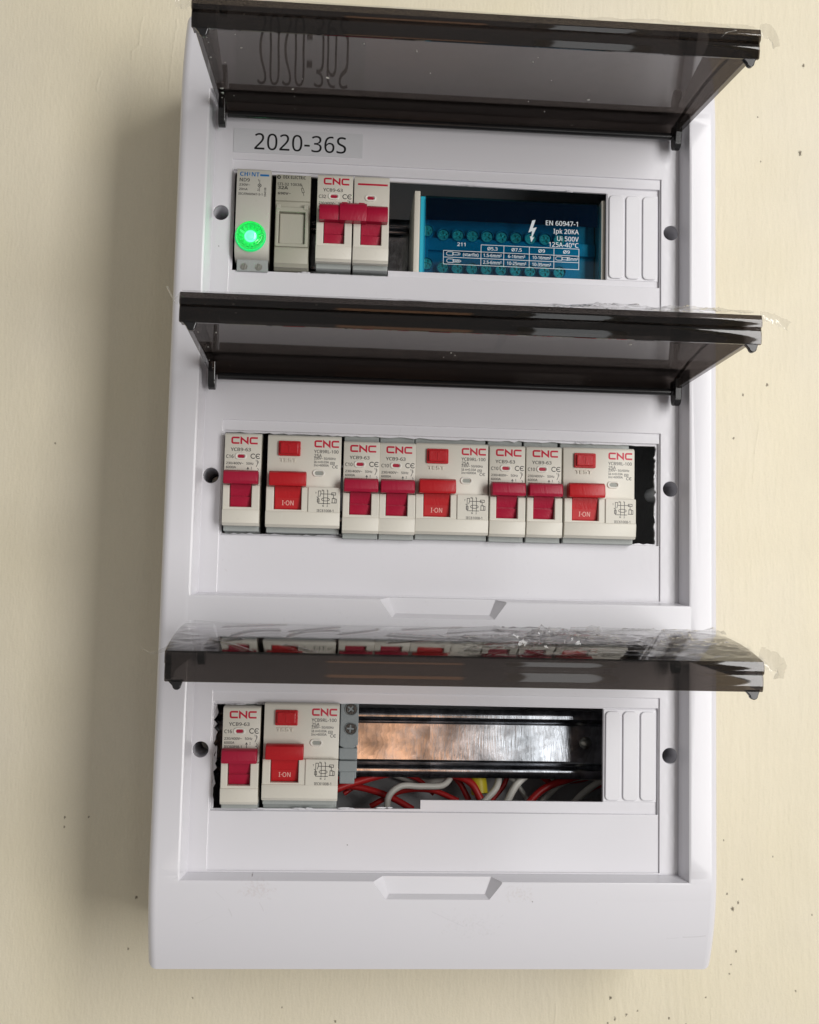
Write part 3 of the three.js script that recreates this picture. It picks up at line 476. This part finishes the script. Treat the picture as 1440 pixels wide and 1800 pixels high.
{ // distribution block under a blue cover
  const t = thing('distribution_block', 'blue-covered terminal block with white printed table, top row', 'terminal block', -14, 125.2, -2.4);
  const brassScrew = std({ color: lin(0.85, 0.82, 0.66), metalness: 0.9, roughness: 0.5 });
  const blueC = phys({ color: lin(0.03, 0.48, 0.66), roughness: 0.3 });
  for (const [a, c, d] of [[-3.2, -0.3, -1.6], [92.6, 94.6, -3]]) mesh('end_plate', side([[22.5, -40], [22.5, d], [-27, d], [-27, -40]], a, c, .3, 2), cream, t);
  const stepEnd = [[21.2, -40], [21.2, -5], [13.6, -5], [13.6, -8.5], [3, -8.5], [3, -6], [-3.4, -6], [-3.4, -8.5], [-24, -8.5], [-24, -40]];
  mesh('block_body', [side(stepEnd.map(([a, b]) => [a, b - 8]), 0, 92, .3, 2), box(0, 4.8, -20, 13.4, -16, -10, .4), box(0, 2.6, -22, 21, -16, -4.2, .4), box(2.5, 5.4, 11.6, 14.4, -16, -9.6, .3)], blueC, t);
  for (let rrow = 0; rrow < 2; rrow++) for (let k = 0; k < 10; k++) {
    const sx = 4.0 + k * 7.55 + (k ? 1.2 : 0), sy = rrow ? -12.6 : 4.6, sz = k ? -15.6 : -10.2;
    mesh('terminal_screw', crossHead(sx, sy, sz - 0.6, sz + 1.8, 2.8, rnd() * 3), brassScrew, t);
    mesh('screw_well', (() => { const s = new THREE.Shape(); s.absarc(sx, sy, 3.5, 0, 7); s.holes.push(circleHole(sx, sy, 3.0)); return front(s, sz - 1, sz + 2.6, .2); })(), blueC, t);
  }
  const cover = phys({ color: lin(0.32, 0.66, 0.74), transmission: 1, thickness: 0, roughness: 0.05, ior: 1.5 });
  mesh('blue_cover', side([[21.8, -16], [21.8, -5.2], [20.6, -3.4], [18, -2.6], [-27, -2.6], [-27, -16], [-25.5, -16], [-25.5, -3.9], [17.6, -3.9], [19.8, -4.4], [20.6, -5.8], [20.6, -16]], 2.7, 91.5, .2, 1, .5), cover, t);
  mesh('cover_tint', side([[21, -12], [21, -6], [17.2, -4.4], [9, -4.3], [9, -4.8], [17, -4.9], [20, -7], [20, -12]], 3, 91, .1, 1, .5), phys({ color: lin(0.006, 0.10, 0.22), transmission: .8, thickness: 0, roughness: .12 }), t);
  // white print on the cover
  const pw = 72, ph = 27, ink = canvas(pw, ph, 20, (x) => {
    x.clearRect(0, 0, pw, ph); const c = '#dfe8ec';
    x.globalAlpha = 1;
    sans(x, 3.4, 'EN 60947-1', 69.4, 3.0, { c, align: 'right' }); sans(x, 3.3, 'Ipk 20KA', 69.2, 7.0, { c, align: 'right' }); sans(x, 3.3, 'Ui 500V', 69.2, 10.8, { c, align: 'right' }); sans(x, 3.3, '125A-40\u00b0C', 69.2, 14.0, { c, align: 'right' });
    x.fillStyle = c; x.beginPath(); [[45.3, .8], [47, .4], [45.6, 4.8], [47.6, 4.2], [45.3, 9.6], [46.4, 9.4], [44.9, 12.2], [44.2, 8.9], [44.9, 9.2], [45.3, 6.3], [43.4, 7.1]].forEach((p, i) => i ? x.lineTo(...p) : x.moveTo(...p)); x.fill();
    sans(x, 2.5, '211', 7.2, 16.0, { c, w: 4.8 });
    const X = [0.4, 19.4, 31, 44, 56.6, 69.4], Y = [14.6, 18.1, 21.7, 25.3];
    line(x, .28, c, [X[1], Y[0]], [X[5], Y[0]], [X[5], Y[3]], [X[0], Y[3]], [X[0], Y[1] + .2], [X[5], Y[1] + .2]); line(x, .28, c, [X[0], Y[2]], [X[5], Y[2]]); for (const k of [1, 2, 3, 4]) line(x, .28, c, [X[k], Y[0]], [X[k], Y[3]]);
    const cell = (t2, k, r2, w2) => sans(x, 2.3, t2, (X[k] + X[k + 1]) / 2, [17.4, 20.9, 24.5][r2], { c, align: 'center', w: w2 });
    cell('\u00d85.3', 1, 0, 5.4); cell('\u00d87.5', 2, 0, 5.4); cell('\u00d89', 3, 0, 3.6); cell('\u00d89', 4, 0, 3.6);
    cell('1.5-6mm\u00b2', 1, 1, 9.4); cell('6-16mm\u00b2', 2, 1, 8.8); cell('10-16mm\u00b2', 3, 1, 9.6); sans(x, 2.3, '25mm\u00b2', 63, 20.9, { c, w: 6 }); cell('2.5-6mm\u00b2', 1, 2, 9.4); cell('10-25mm\u00b2', 2, 2, 10); cell('10-35mm\u00b2', 3, 2, 9.8);
    sans(x, 2.2, '(starfix)', 10.2, 20.8, { c, w: 8 });
    x.strokeStyle = c; x.lineWidth = .24; const fer = (a, y) => { x.beginPath(); x.moveTo(a + 2, y); x.arc(a + 1.2, y + .9, .9, -1.57, 1.57, true); x.lineTo(a + 3.5, y + 1.8); x.lineTo(a + 3.5, y); x.closePath(); x.stroke(); x.strokeRect(a + 3.7, y + .3, 2.6, 1.2); x.beginPath(); x.arc(a + 6.6, y + .9, .6, -1.57, 1.57); x.stroke(); };
    fer(1.6, 18.9); fer(1.8, 22.6); fer(57.2, 19); line(x, .2, c, [5.5, 22.9], [8.2, 24.2]); line(x, .2, c, [5.5, 24.2], [8.2, 22.9]); line(x, .2, c, [8.4, 23.5], [9.6, 23.5]);
  });
  mesh('cover_print', new THREE.PlaneGeometry(pw, ph).translate(11.6 + pw / 2, -2.4, -2.5), phys({ map: ink, transparent: true, roughness: .5, side: THREE.DoubleSide }), t, [11.6, -2.4 - ph / 2, pw, ph]);
}
{ // grey rail terminal
  const t = thing('rail_terminal', 'slim grey screw terminal beside the bottom row\'s wide breaker', 'terminal block', -47.3, -131, 0);
  mesh('terminal_body', [front(outline([[0, 2], [0, 24], [8.8, 24], [8.8, 2.5], [7.2, 2.0], [7.2, -2]]), -36, -9, .3), box(0.2, 8.4, -14, 2.2, -38, -12, .4), box(-.2, 8.6, -4.5, 1.0, -20, -8.5, .5), box(-.2, 8.6, -10.6, -5.2, -20, -9.5, .5), box(.3, 7.6, -16.5, -10.4, -22, -11, .5)], greyTerm, t);
  for (const y of [19.6, 10.2]) {
    mesh('terminal_screw', crossHead(5.1, y, -11, -8.4, 2.6, 0.5 + y * .1), darkScrew, t);
    const w = new THREE.Shape(); w.absarc(5.1, y, 3.3, 0, 7); w.holes.push(circleHole(5.1, y, 2.8)); mesh('screw_well', front(w, -9.4, -8.4, .2), greyTerm, t);
  }
}

// ---------------------------------------------------------------- wires under the bottom rail
{
  const wires = [
    ['red', 'thick red wire arching left beneath the bottom rail', [[-50, -156, -44], [-38, -152, -46], [-20, -147.5, -48], [-2, -146.5, -50], [12, -148, -50], [22, -152, -48], [27, -160, -46]], 2.3],
    ['red', 'dark red wire lowest at left end beneath the bottom rail', [[-62, -148, -56], [-46, -151, -55], [-30, -151, -56], [-10, -146, -60], [6, -141, -62]], 2.1],
    ['white', 'white wire curling into a hook beneath the bottom rail', [[-22, -166, -40], [-21, -158, -41], [-15, -153.4, -43], [-4, -153.6, -45], [8, -153, -48], [12, -148, -52], [10, -141, -60]], 1.9],
    ['white', 'white wire rising right of the yellow sleeve', [[28, -162, -46], [36, -154, -50], [37.5, -147, -54], [36, -140, -60]], 2.0],
    ['white', 'white wire bent over towards the middle of the bottom rail', [[40, -162, -44], [46, -152, -46], [54, -146.5, -49], [66, -144.5, -52], [86, -144, -56]], 2.2],
    ['red', 'red wire running right between two white wires', [[50, -164, -46], [60, -155, -48], [74, -150, -51], [88, -147, -54], [104, -145, -58]], 2.2],
    ['white', 'long white wire rising to the right end beneath the rail', [[72, -164, -42], [82, -155, -44], [92, -149, -46], [102, -146, -49], [112, -145, -52]], 2.0],
    ['white', 'thin white wire low beside the right-hand blanks', [[60, -162, -52], [72, -153, -56], [84, -150, -58], [100, -152, -60], [112, -154, -60]], 1.7],
    ['red', 'short red wire showing left of the yellow sleeve', [[-2, -141, -60], [6, -145, -58], [16, -152, -56], [22, -162, -54]], 1.8],
    ['red', 'thin dark red wire curving behind the white hook', [[-44, -160, -58], [-34, -154, -60], [-20, -150, -62], [-6, -152, -62], [4, -160, -60]], 1.4],
    ['white', 'thin cream wire crossing behind the yellow sleeve', [[4, -142, -64], [14, -146, -63], [30, -147, -62], [46, -152, -62], [54, -162, -60]], 1.4],
    ['red', 'thin red wire beside the first white rise', [[33, -163, -53], [41, -153, -55], [43, -146, -58], [42, -139, -62]], 1.5],
    ['white', 'cream wire rising behind the long red wire', [[58, -163, -58], [66, -153, -60], [70, -146, -62], [69, -138, -64]], 1.5],
    ['red', 'dull red wire nearest the right-hand blanks', [[78, -163, -56], [88, -156, -58], [98, -153, -60], [112, -150, -62]], 1.6],
    ['red', 'dark red wire lying lowest beside the wide breaker', [[-60, -153, -50], [-46, -154.5, -52], [-34, -156, -52], [-20, -160, -50], [-8, -166, -48]], 2.0],
    ['red', 'dark red wire climbing from the wide breaker towards the rail', [[-58, -158, -62], [-42, -152, -64], [-26, -145, -66], [-14, -138, -68]], 1.8],
    ['red', 'red wire passing inside the white hook', [[-30, -166, -56], [-14, -158, -56], [2, -157, -54], [16, -162, -52]], 1.7],
    ['white', 'white wire deep behind the thick red arch', [[-34, -140, -70], [-20, -150, -68], [-6, -154, -66], [14, -152, -66], [30, -142, -70]], 1.6],
    ['red', 'red wire deep behind the right-hand white wires', [[44, -140, -70], [60, -150, -68], [80, -153, -66], [104, -146, -68]], 1.7],
    ['red', 'short red wire showing above the white bend', [[36, -140, -62], [44, -145, -60], [58, -148, -60], [70, -156, -60]], 1.9],
  ];
  const mats = { red: phys({ color: lin(0.5, 0.02, 0.02), roughness: .35 }), white: phys({ color: lin(.72, .7, .64), roughness: .4 }) };
  for (const [c, label, pts, r] of wires) tag(mesh(c + '_wire', tube(pts, r * 0.88), mats[c]), label, 'wire', 'loose wires beneath the bottom rail');
  tag(mesh('yellow_sleeve', tube([[20, -140, -56], [23.5, -145, -54], [26, -150, -52], [27, -158, -50]], 4.4, 30, 14), phys({ color: lin(.62, .5, .02), roughness: .45 })), 'yellow cable sleeve among the wires beneath the bottom rail', 'cable sleeve');
}

// ---------------------------------------------------------------- protective film, still on the lids
function filmSheet(r, x0, x1, u0, u1, lift, creases, label, nx, nu) {
  const bow = LID.bow[r], pos = [], idx = [];
  for (let j = 0; j <= nu; j++) for (let i = 0; i <= nx; i++) {
    const x = x0 + (x1 - x0) * i / nx, u = u0 + (u1 - u0) * j / nu;
    const k = lift(x, u);
    let v = 0.35 + k * (0.5 + 1.0 * Math.abs(noise(x * 0.05, u * 0.09, r * 3.1)) + 0.55 * (1 - Math.abs(noise(x * 0.09 + 4, u * 0.16 + x * 0.03, r + 8.2)) * 2.4) + 0.1 * noise(x * .3, u * .3, r));
    for (const [ax, au, bx, bu, cx, cu, h, w] of creases) { if (x < Math.min(ax, bx, cx) - 4 || x > Math.max(ax, bx, cx) + 4 || u < Math.min(au, bu, cu) - 4 || u > Math.max(au, bu, cu) + 4) continue; let best = 9; for (let q = 0; q < 8; q++) { const f = (t) => [(1 - t) ** 2 * ax + 2 * t * (1 - t) * bx + t * t * cx, (1 - t) ** 2 * au + 2 * t * (1 - t) * bu + t * t * cu], [p0, q0] = f(q / 8), [p1, q1] = f((q + 1) / 8), dx = p1 - p0, dy = q1 - q0, t = clamp(((x - p0) * dx + (u - q0) * dy) / (dx * dx + dy * dy)); best = Math.min(best, Math.hypot(x - p0 - t * dx, u - q0 - t * dy)); } if (best < w * 3) v += h * Math.exp(-best * best / (w * w)); }
    v = Math.max(0.3, v);
    const over = Math.max(0, Math.abs(x) - LID.w);
    pos.push(x, lidTop(u, bow) + v - over * over * 0.03, u);
  }
  for (let j = 0; j < nu; j++) for (let i = 0; i < nx; i++) { const a = j * (nx + 1) + i, b = a + nx + 1; idx.push(a, b, a + 1, b, b + 1, a + 1); }
  const g = new THREE.BufferGeometry(); g.setAttribute('position', new THREE.Float32BufferAttribute(pos, 3)); g.setIndex(idx); g.computeVertexNormals();
  const uv = new Float32Array(pos.length / 3 * 2); g.setAttribute('uv', new THREE.BufferAttribute(uv, 2));
  g.scale(S, S, S);
  const o = new THREE.Group(); o.name = numbered('protective_film'); scene.add(o); placeAsLid(o, r); tag(o, label, 'plastic film', 'protective films on the lids');
  const m = new THREE.Mesh(g, film); m.name = 'film_sheet'; m.castShadow = m.receiveShadow = true; o.add(m);
  return o;
}
function scrap(parent, pts, w0, w1, twist = 0.6, mat = scrapMat) { // a torn, curling strip of the film
  const c = new THREE.CatmullRomCurve3(pts.map((p) => new THREE.Vector3(...p))), n = 26, pos = [], idx = [];
  for (let i = 0; i <= n; i++) { const t = i / n, p = c.getPoint(t), w = (w0 + (w1 - w0) * t) * (1 + 0.25 * noise(i * .7, w0)), a = twist * t * 2 + noise(i * .3, w1) * .5; for (let k = -3; k <= 3; k++) { const s = k / 3, cup = 0.25 * w * s * s; pos.push(p.x + Math.sin(a) * cup, p.y + Math.cos(a) * w * s * 0.5 + noise(i * .5, k * .6) * w * .12, p.z + Math.sin(a) * w * s * 0.5 + cup * .6); } }
  for (let i = 0; i < n; i++) for (let k = 0; k < 6; k++) { const a = i * 7 + k, b = a + 7; idx.push(a, b, a + 1, b, b + 1, a + 1); }
  const g = new THREE.BufferGeometry(); g.setAttribute('position', new THREE.Float32BufferAttribute(pos, 3)); g.setIndex(idx); g.computeVertexNormals(); g.setAttribute('uv', new THREE.Float32BufferAttribute(new Float32Array(pos.length / 3 * 2), 2));
  return mesh('torn_strip', g, mat, parent, 'own');
}
const rc = (n, x0, x1, u0, u1, h, w) => Array.from({ length: n }, () => { const x = x0 + rnd() * (x1 - x0), u = u0 + rnd() * (u1 - u0), l = 8 + rnd() * 26, a = (rnd() - .5) * 1.6; return [x, u, x + l * .5 + rnd() * 5, u + Math.sin(a) * l * .6 + (rnd() - .5) * 8, x + l * Math.cos(a), u + Math.sin(a) * l, h * (.5 + rnd()), w * (.7 + rnd() * .6)]; });
{
  const f1 = filmSheet(0, -114, 114.5, 3, 109.5, (x) => 0.3 + 0.9 * sstep(0, 90, x), rc(22, -10, 100, 15, 100, 1.6, .8), 'clear wrinkled film on the top smoked lid', 200, 80);
  scrap(f1, [[114.5, 8.2, 108], [117, 7.4, 109], [119, 4.6, 109.5], [120.4, 1.6, 108.5]], 5, 5.5, .8);
  scrap(f1, [[-114.5, 8.6, 108], [-118, 8.8, 107], [-121.5, 10, 107.5]], 9, 12, .1);
  scrap(f1, [[100, 8.6, 110.4], [104, 6.8, 111], [100, 5.8, 110.8], [98, 4.0, 110.6]], .5, .4, .2);
  const f2 = filmSheet(1, -114, 114.5, 3, 109.8, (x, u) => 0.3 + 0.9 * sstep(0, 60, x) * sstep(40, 105, u), [...rc(26, 20, 105, 80, 108, .8, .7), ...rc(16, -60, 95, 10, 90, 1.4, .9)], 'clear crumpled film on the middle smoked lid', 240, 110);
  scrap(f2, [[114.4, 8.2, 108], [118, 7.8, 108], [122, 6.4, 107.5], [126, 4.6, 107]], 3.6, 4.2, .35);
  scrap(f2, [[-114.4, 6.4, 109], [-116.6, 4.6, 109], [-118.5, 7.2, 109.5], [-120, 10.4, 109]], 3.4, 2.4, 1.0);
  const cr = [...rc(30, -5, 104, 62, 107, 1.5, .6), ...rc(8, 10, 100, 30, 62, .7, .7), ...rc(8, -105, 10, 60, 104, .7, .5), [-92, 90, -84, 76, -74, 78, 1.0, .6], [-70, 90, -64, 74, -50, 76, 1.0, .6], [-30, 84, 10, 94, 60, 82, 1.3, .7], [20, 100, 50, 96, 110, 104, 2.4, .9]];
  const f3 = filmSheet(2, -114.5, 115, 2, 109.8, (x, u) => 0.012 + 1.1 * sstep(-15, 50, x) * (0.22 + 0.78 * sstep(55, 100, u)) + 0.5 * sstep(-98, -112, x), cr, 'loose crumpled clear film heaped on the bottom smoked lid', 420, 190);
  scrap(f3, [[114.6, 9.5, 104], [118, 8.4, 105], [121.5, 5.6, 106], [119.6, 1.8, 106.6]], 9, 8, .7);
  scrap(f3, [[-114, 9, 92], [-117, 7.4, 96], [-121.5, 6.2, 98], [-125.5, 8.4, 99]], 2.6, .8, .5);
  scrap(f3, [[-112, 9, 40], [-110.5, 13, 38], [-107, 14.5, 40], [-105, 11, 44]], 5, 3, 1.2);
  scrap(f3, [[112, 10, 60], [115, 12, 72], [116, 10, 90], [116, 8, 104]], 4, 5, .9);
}

// ---------------------------------------------------------------- what lights the scene, out of view
function opening(name, label, light, color, glow, category, bars) {
  const o = new THREE.Group(); o.name = numbered(name); scene.add(o); o.position.copy(light.position); o.quaternion.copy(light.quaternion); o.translateZ(0.012); tag(o, label, category);
  const w = light.width / S, h = light.height / S;
  mesh('glowing_pane', box(-w / 2, w / 2, -h / 2, h / 2, -2, 2, 0), std({ color: lin(.8, .8, .8), emissive: lin(...color), emissiveIntensity: glow, roughness: .6 }), o);
  mesh('surround', bars ? [box(-w / 2 - 40, -w / 2, -h / 2 - 40, h / 2 + 40, -10, 14, 2), box(w / 2, w / 2 + 40, -h / 2 - 40, h / 2 + 40, -10, 14, 2), box(-w / 2, w / 2, h / 2, h / 2 + 40, -10, 14, 2), box(-w / 2, w / 2, -h / 2 - 40, -h / 2, -10, 14, 2)] : [box(-w / 2 - 6, w / 2 + 6, -h / 2 - 6, h / 2 + 6, 3, 16, 2)], std({ color: lin(.6, .58, .52), roughness: .5 }), o);
}
opening('window', 'tall daylight window, high to the right of the viewer', WINDOW, [1, .95, .86], .3, 'window', true);
opening('window', 'narrow daylight window behind the viewer', DOORWAY, [.94, .98, 1], .3, 'window', true);
opening('wall_lamp', 'warm orange lamp panel behind the viewer', LAMP, [1, .42, .15], .3, 'lamp', false);

scene.traverse((o) => { if (o.isMesh) o.castShadow = o.receiveShadow = true; });
renderer.render(scene, camera);
